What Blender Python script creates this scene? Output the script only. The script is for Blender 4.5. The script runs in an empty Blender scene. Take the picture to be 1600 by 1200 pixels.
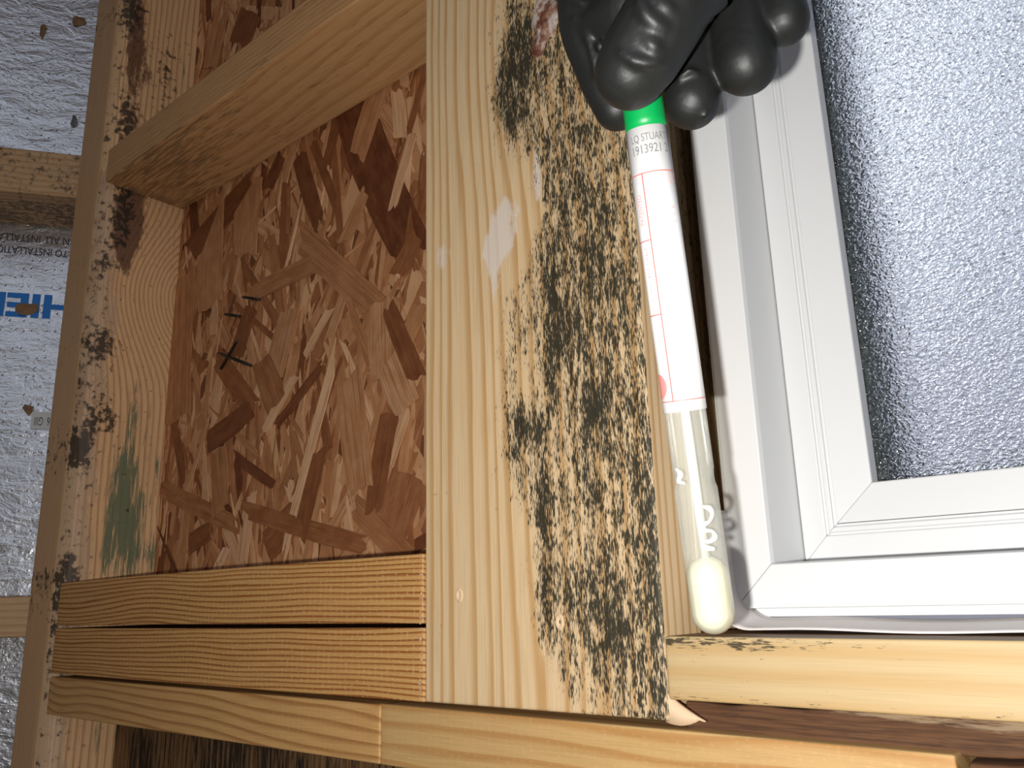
import bpy, math, random
import numpy as np
from mathutils import Vector, Matrix

# ------------------------------------------------------------------ camera
ZC = 1.30                      # camera height above the floor (m)
DW = 0.329                     # camera distance from the room face of the framing (m)
FPX = 1296.85                  # focal length for a 1600 px wide frame
CM = np.array([[0.765135, 0.643342, -0.026077],
               [-0.182491, 0.177843, -0.966990],
               [-0.617467, 0.744636, 0.253478]])      # rows: right, down, forward
scene = bpy.context.scene
COL = scene.collection
cam_d = bpy.data.cameras.new('camera'); cam = bpy.data.objects.new('camera', cam_d); COL.objects.link(cam)
cam_d.sensor_width = 36; cam_d.lens = 36 * FPX / 1600; cam_d.clip_start = 0.01
mw = Matrix.Identity(4)
for i in range(3):
    mw[i][0] = CM[0][i]; mw[i][1] = -CM[1][i]; mw[i][2] = -CM[2][i]
mw[0][3], mw[1][3], mw[2][3] = 0, -DW, ZC
cam.matrix_world = mw
scene.camera = cam

# ------------------------------------------------------------------ world: overcast daylight outside the window
wd = bpy.data.worlds.new('overcast_sky'); scene.world = wd; wd.use_nodes = True
wn = wd.node_tree; wn.nodes.clear()
w_out = wn.nodes.new('ShaderNodeOutputWorld'); w_bg = wn.nodes.new('ShaderNodeBackground')
w_tc = wn.nodes.new('ShaderNodeTexCoord'); w_sep = wn.nodes.new('ShaderNodeSeparateXYZ'); w_rmp = wn.nodes.new('ShaderNodeValToRGB')
w_rmp.color_ramp.elements[0].position = 0.0; w_rmp.color_ramp.elements[0].color = (0.36, 0.36, 0.44, 1)
w_rmp.color_ramp.elements[1].position = 0.55; w_rmp.color_ramp.elements[1].color = (0.80, 0.88, 1.0, 1)
wn.links.new(w_tc.outputs['Generated'], w_sep.inputs[0]); wn.links.new(w_sep.outputs['Z'], w_rmp.inputs[0])
w_dot = wn.nodes.new('ShaderNodeVectorMath'); w_dot.operation = 'DOT_PRODUCT'; w_nrm = wn.nodes.new('ShaderNodeVectorMath'); w_nrm.operation = 'NORMALIZE'
wn.links.new(w_tc.outputs['Generated'], w_nrm.inputs[0]); wn.links.new(w_nrm.outputs[0], w_dot.inputs[0]); w_dot.inputs[1].default_value = Vector((-0.50, 0.70, 0.55)).normalized()
w_pos = wn.nodes.new('ShaderNodeMath'); w_pos.operation = 'MAXIMUM'; w_pos.inputs[1].default_value = 0.0; wn.links.new(w_dot.outputs['Value'], w_pos.inputs[0])
w_pow = wn.nodes.new('ShaderNodeMath'); w_pow.operation = 'POWER'; w_pow.inputs[1].default_value = 26.0; wn.links.new(w_pos.outputs[0], w_pow.inputs[0])
w_glow = wn.nodes.new('ShaderNodeMixRGB'); w_glow.blend_type = 'ADD'; w_glow.inputs[2].default_value = (3.0, 3.1, 3.2, 1)       # veiled sun behind thin cloud
wn.links.new(w_pow.outputs[0], w_glow.inputs[0]); wn.links.new(w_rmp.outputs[0], w_glow.inputs[1])
wn.links.new(w_glow.outputs[0], w_bg.inputs['Color']); w_bg.inputs['Strength'].default_value = 0.60
wn.links.new(w_bg.outputs[0], w_out.inputs['Surface'])

# ------------------------------------------------------------------ phone flash beside the lens
fl = bpy.data.lights.new('phone_flash', 'SPOT'); fl.shadow_soft_size = 0.0035; fl.spot_size = math.radians(150); fl.spot_blend = 0.4; fl.energy = 6.9; fl.color = (1.0, 0.985, 0.955)
flo = bpy.data.objects.new('phone_flash', fl); COL.objects.link(flo)
fm = mw.copy(); off = mw.to_3x3() @ Vector((-0.022, -0.013, 0.0))
for i in range(3): fm[i][3] += off[i]
flo.matrix_world = fm

vs = scene.view_settings
vs.view_transform = 'Standard'; vs.look = 'None'; vs.gamma = 1; vs.use_curve_mapping = False; vs.exposure = 0.38

# ------------------------------------------------------------------ helpers
rng = np.random.default_rng(7); random.seed(7)

def ray(px, py):
    return CM.T @ np.array([(px - 800) / FPX, (py - 600) / FPX, 1.0])
def at(px, py, Y=0.0):
    """point of the wall plane Y (mm, room face = 0, outdoors positive) -> mm, z relative to the camera"""
    r = ray(px, py); p = r * ((Y / 1000 + DW) / r[1]); return np.array([p[0] * 1000, (p[1] - DW) * 1000, p[2] * 1000])
def atx(px, py, X):
    r = ray(px, py); p = r * (X / 1000 / r[0]); return np.array([p[0] * 1000, (p[1] - DW) * 1000, p[2] * 1000])
def pz(px, py, Z):
    p = ray(px, py) * Z / 1000; return np.array([p[0] * 1000, (p[1] - DW) * 1000, p[2] * 1000])
def W(p):
    return Vector((p[0] / 1000, p[1] / 1000, ZC + p[2] / 1000))

def vnoise(P, seed=0):
    P = np.asarray(P, float); i = np.floor(P).astype(np.int64); f = P - i; f = f * f * (3 - 2 * f)
    def h(a, b, c):
        n = (a * 374761393 + b * 668265263 + c * 2147483647 + seed * 974634777) & 0xffffffff
        n = ((n ^ (n >> 13)) * 1274126177) & 0xffffffff
        n = ((n ^ (n >> 16)) * 2246822519) & 0xffffffff
        return ((n ^ (n >> 15)) & 0xffff) / 65535.0
    r = 0
    for a in (0, 1):
        for b in (0, 1):
            for c in (0, 1):
                w = (f[:, 0] if a else 1 - f[:, 0]) * (f[:, 1] if b else 1 - f[:, 1]) * (f[:, 2] if c else 1 - f[:, 2])
                r = r + w * h(i[:, 0] + a, i[:, 1] + b, i[:, 2] + c)
    return r
def fbm(P, oct=3, seed=0):
    r = 0; a = 0.5; P = np.asarray(P, float)
    for k in range(oct): r = r + a * vnoise(P * 2 ** k, seed + k); a *= 0.5
    return r / (1 - 0.5 ** oct)
def sstep(a, b, x):
    t = np.clip((x - a) / (b - a), 0, 1); return t * t * (3 - 2 * t)

def new_mesh(name, V, F, mat, parent=None, base=None, smooth=True, attrs=None):
    """V in mm (wall coordinates) -> ONE mesh object whose origin lies at base"""
    V = np.asarray(V, float)
    if base is None:
        lo, hi = V.min(0), V.max(0); base = np.array([(lo[0] + hi[0]) / 2, (lo[1] + hi[1]) / 2, lo[2]])
    me = bpy.data.meshes.new(name)
    me.from_pydata(((V - base) / 1000).tolist(), [], [list(map(int, f)) for f in F]); me.update()
    if smooth: me.polygons.foreach_set('use_smooth', [True] * len(me.polygons))
    for k, a in (attrs or {}).items():
        at_ = me.attributes.new(k, 'FLOAT', 'POINT'); at_.data.foreach_set('value', np.asarray(a, np.float32))
    me.materials.append(mat)
    o = bpy.data.objects.new(name, me); COL.objects.link(o)
    wb = W(base)
    if parent is not None:
        o.parent = parent; o.location = wb - parent.matrix_basis.translation
    else: o.location = wb
    return o
def tag(o, label=None, cat=None, group=None, kind=None):
    if label: o['label'] = label
    if cat: o['category'] = cat
    if group: o['group'] = group
    if kind: o['kind'] = kind
    return o
def empty(name, p, label=None, cat=None, group=None, kind=None):
    o = bpy.data.objects.new(name, None); COL.objects.link(o); o.location = W(p); o.empty_display_size = 0.02
    return tag(o, label, cat, group, kind)

def axis_coords(lo, hi, cell, r):
    n = max(1, int(round((hi - lo - 2 * r) / cell)))
    return np.concatenate([[lo, lo + 0.3 * r, lo + 0.65 * r], np.linspace(lo + r, hi - r, n + 1), [hi - 0.65 * r, hi - 0.3 * r, hi]])
def box_grid(lo, hi, cell, r):
    """a box with rounded edges and a grid on each face"""
    ax = [axis_coords(lo[k], hi[k], cell[k], r) for k in range(3)]
    Vs, Fs, n0 = [], [], 0
    for k in range(3):
        a, b = [(1, 2), (2, 0), (0, 1)][k]
        A, B = np.meshgrid(ax[a], ax[b], indexing='ij'); na, nb = A.shape
        for side in (0, 1):
            P = np.zeros((na * nb, 3)); P[:, a] = A.ravel(); P[:, b] = B.ravel(); P[:, k] = hi[k] if side else lo[k]
            idx = np.arange(na * nb).reshape(na, nb) + n0
            q = np.stack([idx[:-1, :-1], idx[1:, :-1], idx[1:, 1:], idx[:-1, 1:]], -1).reshape(-1, 4)
            if not side: q = q[:, ::-1]
            Vs.append(P); Fs.append(q); n0 += na * nb
    V = np.concatenate(Vs); F = np.concatenate(Fs)
    key = np.round(V, 4); u, first, inv = np.unique(key, axis=0, return_index=True, return_inverse=True)
    V = V[first]; F = inv.reshape(-1)[F]
    q = np.clip(V, np.array(lo) + r, np.array(hi) - r); d = V - q; m = np.abs(d).max(1); L = np.linalg.norm(d, axis=1)
    k = L > 1e-9
    V[k] = q[k] + d[k] * (np.minimum(1, r / L[k]))[:, None]
    return V, F
def board(name, lo, hi, cell, r, mat, field, parent=None, rough=0.0, deform=None):
    V, F = box_grid(lo, hi, cell, r)
    A = field(V)
    if rough:
        V = V + (np.stack([fbm(V / 14 + 31 * k, 3, 5 + k) for k in range(3)], 1) - 0.5) * 2 * rough
    if deform: V = deform(V)
    return new_mesh(name, V, F, mat, parent, attrs=A)

def tube_path(pts, rad, nseg=12, cap=True):
    pts = [np.array(p, float) for p in pts]; V, F = [], []
    n = len(pts); rad = [rad] * n if np.isscalar(rad) else rad; up = None
    for i, p in enumerate(pts):
        t = pts[min(i + 1, n - 1)] - pts[max(i - 1, 0)]; t /= np.linalg.norm(t)
        if up is None: up = np.cross(t, [0.3, 0.2, 1.0] if abs(t[2]) < .9 else [1.0, 0.1, 0])
        up = up - t * (up @ t); up /= np.linalg.norm(up); s = np.cross(t, up)
        for j in range(nseg):
            a = 2 * math.pi * j / nseg; V.append(p + rad[i] * (math.cos(a) * up + math.sin(a) * s))
    for i in range(n - 1):
        for j in range(nseg):
            k = (j + 1) % nseg; F.append([i * nseg + j, i * nseg + k, (i + 1) * nseg + k, (i + 1) * nseg + j])
    if cap: F.append(list(range(nseg))[::-1]); F.append([(n - 1) * nseg + j for j in range(nseg)])
    return np.array(V), F

def ball_chain(chain, per=7, seg=20):
    """tapered, round-ended limb through (point, radius) joints; Catmull-Rom smoothed"""
    P = [np.array(p, float) for p, _ in chain]; Rr = [r for _, r in chain]
    pts, rad = [], []
    for i in range(len(P) - 1):
        p0 = P[max(i - 1, 0)]; p1, p2 = P[i], P[i + 1]; p3 = P[min(i + 2, len(P) - 1)]
        for k in range(per):
            t = k / per; pts.append(0.5 * ((2 * p1) + (p2 - p0) * t + (2 * p0 - 5 * p1 + 4 * p2 - p3) * t * t + (3 * p1 - p0 - 3 * p2 + p3) * t ** 3)); rad.append(Rr[i] + (Rr[i + 1] - Rr[i]) * (t * t * (3 - 2 * t)))
    pts.append(P[-1]); rad.append(Rr[-1])
    d0 = pts[0] - pts[1]; d0 /= np.linalg.norm(d0); d1 = pts[-1] - pts[-2]; d1 /= np.linalg.norm(d1)
    r0, r1 = rad[0], rad[-1]
    pre = [(pts[0] + d0 * r0 * math.sin(a), max(.05, r0 * math.cos(a))) for a in np.linspace(math.pi / 2, .2, 7)]
    post = [(pts[-1] + d1 * r1 * math.sin(a), max(.05, r1 * math.cos(a))) for a in np.linspace(.2, math.pi / 2, 7)]
    allp = pre + list(zip(pts, rad)) + post
    return tube_path([p for p, _ in allp], [r for _, r in allp], seg)

# ------------------------------------------------------------------ materials
class NT:
    def __init__(s, name):
        s.m = bpy.data.materials.new(name); s.m.use_nodes = True; s.t = s.m.node_tree; s.t.nodes.clear()
        s.out = s.n('OutputMaterial'); s.b = s.n('BsdfPrincipled'); s.l(s.b.outputs[0], s.out.inputs['Surface'])
    def n(s, t, **kw):
        nd = s.t.nodes.new('ShaderNode' + t)
        for k, v in kw.items(): setattr(nd, k, v)
        return nd
    def l(s, a, b): s.t.links.new(a, b)
    def v(s, sock, x):
        if isinstance(x, bpy.types.NodeSocket): s.l(x, sock)
        else: sock.default_value = x
    def math(s, op, a, b=None, c=None, clamp=False):
        nd = s.n('Math', operation=op, use_clamp=clamp); s.v(nd.inputs[0], a)
        if b is not None: s.v(nd.inputs[1], b)
        if c is not None: s.v(nd.inputs[2], c)
        return nd.outputs[0]
    def mix(s, f, a, b, bt='MIX'):
        nd = s.n('MixRGB', blend_type=bt); s.v(nd.inputs[0], f)
        for k, x in ((1, a), (2, b)): s.v(nd.inputs[k], (*x, 1) if isinstance(x, tuple) and len(x) == 3 else x)
        return nd.outputs[0]
    def attr(s, name): nd = s.n('Attribute', attribute_name=name); return nd.outputs['Fac']
    def coord(s, sc=(1, 1, 1), out='Object', rot=(0, 0, 0), rand=False):
        tc = s.n('TexCoord'); mp = s.n('Mapping'); s.l(tc.outputs[out], mp.inputs[0]); mp.inputs['Scale'].default_value = sc; mp.inputs['Rotation'].default_value = rot
        if rand:
            oi = s.n('ObjectInfo'); cb = s.n('CombineXYZ')
            for k in range(3): s.l(s.math('MULTIPLY', oi.outputs['Random'], 37.0 + 11 * k), cb.inputs[k])
            s.l(cb.outputs[0], mp.inputs['Location'])
        return mp.outputs[0]
    def noise(s, vec, scale=1.0, detail=2, rough=0.5, dist=0.0):
        nd = s.n('TexNoise'); s.l(vec, nd.inputs['Vector']); nd.inputs['Scale'].default_value = scale; nd.inputs['Detail'].default_value = detail
        nd.inputs['Roughness'].default_value = rough; nd.inputs['Distortion'].default_value = dist; return nd.outputs['Fac']
    def ramp(s, f, stops, interp='LINEAR'):
        nd = s.n('ValToRGB'); nd.color_ramp.interpolation = interp; s.l(f, nd.inputs[0]); e = nd.color_ramp.elements
        for i, (p, c) in enumerate(stops):
            x = e[i] if i < 2 else e.new(p); x.position = p; x.color = (c, c, c, 1) if not isinstance(c, tuple) else (*c, 1)
        return nd.outputs[0]
    def smooth(s, x, a, b): nd = s.n('MapRange', interpolation_type='SMOOTHSTEP'); s.v(nd.inputs[0], x); nd.inputs[1].default_value = a; nd.inputs[2].default_value = b; return nd.outputs[0]
    def bump(s, h, strength, dist):
        nd = s.n('Bump'); s.l(h, nd.inputs['Height']); nd.inputs['Strength'].default_value = strength; nd.inputs['Distance'].default_value = dist
        s.l(nd.outputs[0], s.b.inputs['Normal']); return nd
    def base(s, c): s.v(s.b.inputs['Base Color'], (*c, 1) if isinstance(c, tuple) and len(c) == 3 else c)
    def set(s, **kw):
        for k, v in kw.items(): s.b.inputs[k.replace('_', ' ')].default_value = v

def plain(name, c, rough=0.5, spec=0.5, **kw):
    m = NT(name); m.base(c); m.set(Roughness=rough, Specular_IOR_Level=spec, **kw); return m.m

def grain_scale(axis, along, across):
    return tuple(along if k == axis else across for k in range(3))

def wood(name, early, late, axis=0, late_amt=0.8, mold=None, sawn=0.0, fib=0.25, rough=0.55, extra=(), soft=False):
    """pine: growth rings from the 'ring' attribute, fibres along axis; stains from their own attributes"""
    m = NT(name)
    warp = m.noise(m.coord(grain_scale(axis, 12, 260)), 1, 2)
    rg = m.math('ADD', m.attr('ring'), m.math('MULTIPLY', m.math('SUBTRACT', warp, 0.5), 0.30))
    fr = m.math('FRACT', rg)
    prof = m.ramp(fr, [(0.0, 0.10), (0.45, 0.12), (0.86, 1.0), (0.94, 0.85), (1.0, 0.10)] if not soft else [(0, .1), (.5, .9), (1, .1)], 'EASE')
    f1 = m.noise(m.coord(grain_scale(axis, 30, 1300)), 1, 2, 0.6)
    f2 = m.noise(m.coord(grain_scale(axis, 5, 45)), 1, 3, 0.55)
    amt = m.math('MULTIPLY', prof, m.math('MULTIPLY_ADD', f2, 0.8, late_amt - 0.4), clamp=True)
    c = m.mix(amt, early, late)
    c = m.mix(m.math('MULTIPLY', m.smooth(f1, 0.40, 0.75), fib), c, tuple(x * 0.55 for x in late))
    c = m.mix(m.math('MULTIPLY', m.smooth(f2, 0.45, 0.75), 0.22), c, (min(1, early[0] * 1.08), early[1] * 1.08, early[2] * 1.1))
    bh = m.math('ADD', m.math('MULTIPLY', f1, 0.5), m.math('MULTIPLY', prof, 0.35))
    if sawn:
        tick = m.noise(m.coord(grain_scale(axis, 420, 700)), 1, 1, 0.5)
        wv = m.n('TexWave', wave_type='BANDS', bands_direction='XYZ'[axis]); wv.inputs['Scale'].default_value = 60; wv.inputs['Distortion'].default_value = 1.5; wv.inputs['Detail'].default_value = 1
        m.l(m.coord(), wv.inputs['Vector'])
        tk = m.math('MULTIPLY', m.smooth(m.math('ADD', m.math('MULTIPLY', wv.outputs['Fac'], 0.14), tick), 0.62, 0.80), sawn)
        c = m.mix(tk, c, (0.74, 0.55, 0.30)); bh = m.math('ADD', bh, m.math('MULTIPLY', tk, 0.8))
    for (an, col, kind) in extra:
        a = m.attr(an)
        if kind == 'flat':                       # smear with a soft broken edge
            nz = m.noise(m.coord(grain_scale(axis, 60, 160)), 1, 4, 0.65)
            f = m.smooth(m.math('ADD', a, m.math('MULTIPLY', m.math('SUBTRACT', nz, 0.5), 0.9)), 0.42, 0.62)
        elif kind == 'streak':                   # runs along the grain
            nz = m.noise(m.coord(grain_scale(axis, 34, 380)), 1, 4, 0.68)
            f = m.smooth(m.math('ADD', a, m.math('MULTIPLY', m.math('SUBTRACT', nz, 0.5), 2.0)), 0.42, 0.78)
        elif kind == 'speck':
            n1 = m.noise(m.coord(grain_scale(axis, 300, 1900)), 1, 2, 0.6)
            n2 = m.noise(m.coord(grain_scale(axis, 60, 240)), 1, 3, 0.6)
            n3 = m.noise(m.coord(grain_scale(axis, 130, 520)), 1, 2, 0.5)
            f = m.math('MULTIPLY_ADD', a, 0.345, m.math('MULTIPLY_ADD', m.math('SUBTRACT', n2, 0.5), 0.30, m.math('MULTIPLY_ADD', n1, 0.62, m.math('MULTIPLY', n3, 0.38))))
            f = m.smooth(f, 0.705, 0.83)
            f = m.math('MULTIPLY', f, m.smooth(a, 0.02, 0.12))
            hz = m.math('MULTIPLY', m.smooth(m.math('MULTIPLY_ADD', a, 0.5, m.math('MULTIPLY', n2, 0.7)), 0.50, 0.95), 0.24)     # greyish film round the specks
            c = m.mix(hz, c, (0.17, 0.135, 0.075))
        elif kind == 'blot':                     # cross-grain dirt
            n1 = m.noise(m.coord((150, 150, 150)), 1, 4, 0.65)
            f = m.smooth(m.math('ADD', m.math('MULTIPLY_ADD', a, 0.45, n1), 0.0), 0.66, 0.82)
            f = m.math('MULTIPLY', f, m.smooth(a, 0.02, 0.12))
        else: f = m.math('MULTIPLY', a, 1.0, clamp=True)
        c = m.mix(m.math('MULTIPLY', f, col[3]), c, col[:3])
    m.base(c); m.set(Roughness=rough, Specular_IOR_Level=0.3)
    m.bump(bh, 0.35, 0.0006)
    return m.m

PINE_E, PINE_L = (0.66, 0.45, 0.245), (0.42, 0.215, 0.075)
M_stud = wood('pine_stud_mouldy', (0.70, 0.515, 0.305), (0.50, 0.285, 0.11), 2, 0.95, fib=0.22, extra=[
    ('amber', (0.34, 0.15, 0.05, 0.75), 'flat'), ('white', (0.70, 0.62, 0.55, 0.72), 'flat'), ('grey', (0.10, 0.10, 0.085, 0.55), 'lin'), ('mold', (0.020, 0.020, 0.013, 0.96), 'speck')])
M_left = wood('pine_stud_dirty', (0.72, 0.46, 0.245), (0.44, 0.20, 0.075), 2, 0.8, fib=0.25, extra=[
    ('pale', (0.46, 0.32, 0.215, 0.62), 'flat'), ('green', (0.115, 0.145, 0.085, 0.92), 'streak'), ('bark', (0.13, 0.060, 0.035, 0.9), 'flat'), ('mold', (0.025, 0.020, 0.015, 0.9), 'blot')])
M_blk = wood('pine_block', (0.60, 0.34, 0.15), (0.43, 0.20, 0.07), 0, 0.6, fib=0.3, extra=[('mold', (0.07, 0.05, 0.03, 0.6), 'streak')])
M_sawn = wood('pine_sawn', (0.64, 0.36, 0.125), (0.31, 0.105, 0.022), 0, 1.2, sawn=0.28, fib=0.25)
M_plate = wood('pine_plate', (0.62, 0.36, 0.135), (0.34, 0.14, 0.04), 0, 0.85, sawn=0.12, fib=0.25)
M_plate2 = wood('pine_plate_clear', (0.54, 0.345, 0.145), (0.40, 0.19, 0.055), 0, 0.8, sawn=0.1, fib=0.2)
M_sill = wood('pine_sill', (0.52, 0.385, 0.205), (0.45, 0.28, 0.11), 0, 0.75, fib=0.15, soft=True, extra=[
    ('dirt', (0.16, 0.08, 0.035, 0.8), 'flat'), ('mold', (0.03, 0.025, 0.015, 0.9), 'speck')])
M_rot = wood('rotten_wood', (0.115, 0.052, 0.022), (0.05, 0.02, 0.010), 0, 0.5, fib=0.7, rough=0.8, extra=[('pale', (0.34, 0.25, 0.15, 0.6), 'streak')])
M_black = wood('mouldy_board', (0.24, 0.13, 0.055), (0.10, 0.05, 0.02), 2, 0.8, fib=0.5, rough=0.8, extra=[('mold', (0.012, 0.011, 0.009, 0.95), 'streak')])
M_girt = wood('pine_girt', (0.56, 0.36, 0.19), (0.38, 0.19, 0.08), 0, 0.6, fib=0.3, extra=[('mold', (0.06, 0.04, 0.025, 0.75), 'blot')])
M_shell = wood('plywood_shell', (0.45, 0.29, 0.15), (0.33, 0.19, 0.09), 0, 0.5)

def strand_mat():
    m = NT('osb_strand'); oi = m.n('ObjectInfo')
    t = m.n('RGBToBW'); m.l(oi.outputs['Color'], t.inputs[0])
    fib = m.noise(m.coord((14, 900, 900), rand=True), 1, 2, 0.6)
    mot = m.noise(m.coord((60, 130, 130), rand=True), 1, 3, 0.6)
    tone = m.math('ADD', t.outputs[0], m.math('MULTIPLY', m.math('SUBTRACT', mot, 0.5), 0.45))
    c = m.ramp(tone, [(0.0, (0.12, 0.034, 0.013)), (0.3, (0.29, 0.105, 0.038)), (0.6, (0.50, 0.230, 0.098)), (1.0, (0.78, 0.47, 0.26))])
    c = m.mix(m.math('MULTIPLY', m.smooth(fib, 0.42, 0.72), 0.5), c, (0.13, 0.042, 0.015))
    m.base(c); m.set(Roughness=0.6, Specular_IOR_Level=0.3); m.bump(fib, 0.3, 0.0004); return m.m
M_strand = strand_mat()
def strand_bulk_mat():
    m = NT('osb_under_strands'); a = m.attr('tone')
    mot = m.noise(m.coord((90, 90, 50)), 1, 4, 0.6)
    tone = m.math('ADD', a, m.math('MULTIPLY', m.math('SUBTRACT', mot, 0.5), 0.5))
    c = m.ramp(tone, [(0.0, (0.11, 0.030, 0.011)), (0.3, (0.27, 0.095, 0.034)), (0.6, (0.47, 0.210, 0.088)), (1.0, (0.70, 0.41, 0.21))])
    m.base(c); m.set(Roughness=0.65, Specular_IOR_Level=0.3); return m.m
M_bulk = strand_bulk_mat()
M_osb = plain('osb_core', (0.17, 0.065, 0.026), 0.75, 0.3)
M_pvc = plain('white_pvc', (0.72, 0.722, 0.72), 0.33, 0.5)
M_fin = plain('white_flashing', (0.74, 0.69, 0.665), 0.4, 0.5)
M_spacer = plain('dark_glazing_spacer', (0.035, 0.05, 0.04), 0.6)
M_steel = plain('dark_nail_steel', (0.05, 0.045, 0.04), 0.4, 0.5, Metallic=0.7)
M_green = plain('green_cap_plastic', (0.0, 0.30, 0.065), 0.4, 0.5)
M_label = plain('white_paper_label', (0.86, 0.85, 0.84), 0.35, 0.5)
M_red = plain('red_print', (0.62, 0.12, 0.09), 0.5)
M_pink = plain('pink_print', (0.80, 0.28, 0.26), 0.5)
M_ink = plain('dot_matrix_ink', (0.16, 0.16, 0.16), 0.6)
M_paleink = plain('faded_red_print', (0.80, 0.42, 0.38), 0.5)
M_blue = plain('blue_print', (0.0, 0.17, 0.58), 0.4)
M_print = plain('small_black_print', (0.06, 0.05, 0.045), 0.5)
M_cream = NT('cream_swab_foam'); M_cream.base((0.80, 0.745, 0.56)); M_cream.set(Roughness=0.6)
M_cream.bump(M_cream.noise(M_cream.coord((500, 500, 500)), 1, 3), 0.3, 0.0005); M_cream = M_cream.m
M_stick = plain('white_swab_stick', (0.85, 0.85, 0.83), 0.35)
M_tear = plain('torn_kraft_paper', (0.26, 0.15, 0.07), 0.8)
M_tag = plain('white_tag_paper', (0.62, 0.62, 0.60), 0.6)
M_knot = NT('torn_knot')
_n = M_knot.noise(M_knot.coord((90, 90, 60)), 1, 4, 0.65)
M_knot.base(M_knot.ramp(_n, [(0.42, (0.11, 0.032, 0.016)), (0.49, (0.27, 0.14, 0.09)), (0.56, (0.48, 0.41, 0.36))])); M_knot.set(Roughness=0.7)
M_knot.bump(_n, 0.6, 0.002); M_knot = M_knot.m
M_splint = plain('raw_pine_fibre', (0.66, 0.47, 0.30), 0.7, 0.3)

def clear_mat():
    m = NT('clear_tube_plastic'); tr = m.n('BsdfTransparent'); tr.inputs[0].default_value = (0.95, 0.96, 0.93, 1)
    gl = m.n('BsdfGlossy'); gl.inputs['Roughness'].default_value = 0.2; gl.inputs['Color'].default_value = (1, 1, 1, 1)
    lw = m.n('LayerWeight'); lw.inputs[0].default_value = 0.25
    f = m.math('MULTIPLY_ADD', lw.outputs['Fresnel'], 0.30, 0.10, clamp=True)
    df = m.n('BsdfDiffuse'); df.inputs[0].default_value = (0.78, 0.78, 0.70, 1)
    mk = m.n('MixShader'); mk.inputs[0].default_value = 0.24; m.l(tr.outputs[0], mk.inputs[1]); m.l(df.outputs[0], mk.inputs[2])      # milky polypropylene
    mx = m.n('MixShader'); m.l(f, mx.inputs[0]); m.l(mk.outputs[0], mx.inputs[1]); m.l(gl.outputs[0], mx.inputs[2]); m.l(mx.outputs[0], m.out.inputs['Surface'])
    m.t.nodes.remove(m.b); return m.m
M_clear = clear_mat()
def window_glass():
    m = NT('pebbled_glass'); m.base((0.93, 0.95, 1.0)); m.set(Roughness=0.10, IOR=1.5, Transmission_Weight=1.0)
    v = m.coord((430, 430, 620), rot=(0, math.radians(32), 0))
    h = m.noise(v, 1, 1.5, 0.5, 0.8)
    m.bump(h, 0.75, 0.0016); return m.m
M_glass = window_glass()
def foil_mat():
    m = NT('foil_facing')
    v = m.coord((1, 1, 1))
    w1 = m.noise(m.coord((26, 26, 60)), 1, 4, 0.6, 0.6); w2 = m.noise(m.coord((240, 240, 240)), 1, 2)
    vo = m.n('TexVoronoi', feature='F1'); m.l(m.coord((120, 120, 90)), vo.inputs['Vector']); vo.inputs['Scale'].default_value = 1; vo.inputs['Randomness'].default_value = 0.25
    dot = m.smooth(vo.outputs['Distance'], 0.16, 0.06)
    h = m.math('ADD', m.math('MULTIPLY', w1, 1.6), m.math('ADD', m.math('MULTIPLY', w2, 0.25), m.math('MULTIPLY', dot, -0.35)))
    c = m.mix(m.math('MULTIPLY', dot, 0.55), (0.84, 0.86, 0.90), (0.25, 0.25, 0.26))
    m.base(c); m.set(Metallic=0.9, Roughness=0.33); m.bump(h, 0.6, 0.0026); return m.m
M_foil = foil_mat()
def glove_mat():
    m = NT('black_nitrile'); m.base((0.010, 0.0108, 0.010)); m.set(Roughness=0.50, Specular_IOR_Level=0.42)
    n1 = m.noise(m.coord((1, 1, 1)), 900, 2); n2 = m.noise(m.coord((1, 1, 1)), 70, 2, 0.5, 0.6)
    m.bump(m.math('ADD', m.math('MULTIPLY', n1, 0.06), n2), 0.35, 0.0025); return m.m
M_glove = glove_mat()

def zeros(V): return np.zeros(len(V))
def gauss(u, z, c, su, sz): return np.exp(-(((u - c[0]) / su) ** 2 + ((z - c[1]) / sz) ** 2))

# ================================================================== SETTING
OSB_Y = 89.0; BY = OSB_Y - 3.2
def simple_box(name, lo, hi, mat, label, parent=None, kind='structure'):
    o = board(name, lo, hi, tuple(max(200, (hi[k] - lo[k]) / 6) for k in range(3)), 2.0, mat, lambda V: {'ring': V[:, 2] / 40 + V[:, 1] / 60}, parent)
    return tag(o, label, None, None, kind)
FZ = -ZC * 1000
simple_box('floor', (-2400, -2300, FZ - 30), (1300, 89, FZ), M_shell, 'bare plywood floor of the shed')
simple_box('ceiling', (-2400, -2300, 2500), (1300, 130, 2530), M_shell, 'plywood ceiling over the framed room')
wr = empty('wall_right', (1285, -1100, FZ), 'plywood wall right of the window with a large opening added for daylight', None, None, 'structure')
for lo_, hi_ in (((1270, -2300, FZ), (1300, -2100, 2500)), ((1270, -450, FZ), (1300, 89, 2500)), ((1270, -2100, 2250), (1300, -450, 2500)), ((1270, -2100, FZ), (1300, -450, 250))):  # unseen opening, added to brighten the faces turned right
    simple_box('wall_panel', lo_, hi_, M_shell, None, wr, None)
wf = empty('wall_front', (-550, -2315, FZ), 'plywood wall behind the viewer with a tall opening added for daylight', None, None, 'structure')
for lo_, hi_ in (((-2400, -2330, FZ), (-700, -2300, 2500)), ((1150, -2330, FZ), (1300, -2300, 2500)), ((-700, -2330, 2250), (1150, -2300, 2500)), ((-700, -2330, FZ), (1150, -2300, 850))):  # out-of-view opening added for fill daylight and reflections in the foil
    simple_box('wall_panel', lo_, hi_, M_shell, None, wf, None)
simple_box('wall_left', (-2430, -2300, FZ), (-2400, 89, 2500), M_shell, 'plywood wall at the far left')

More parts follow.
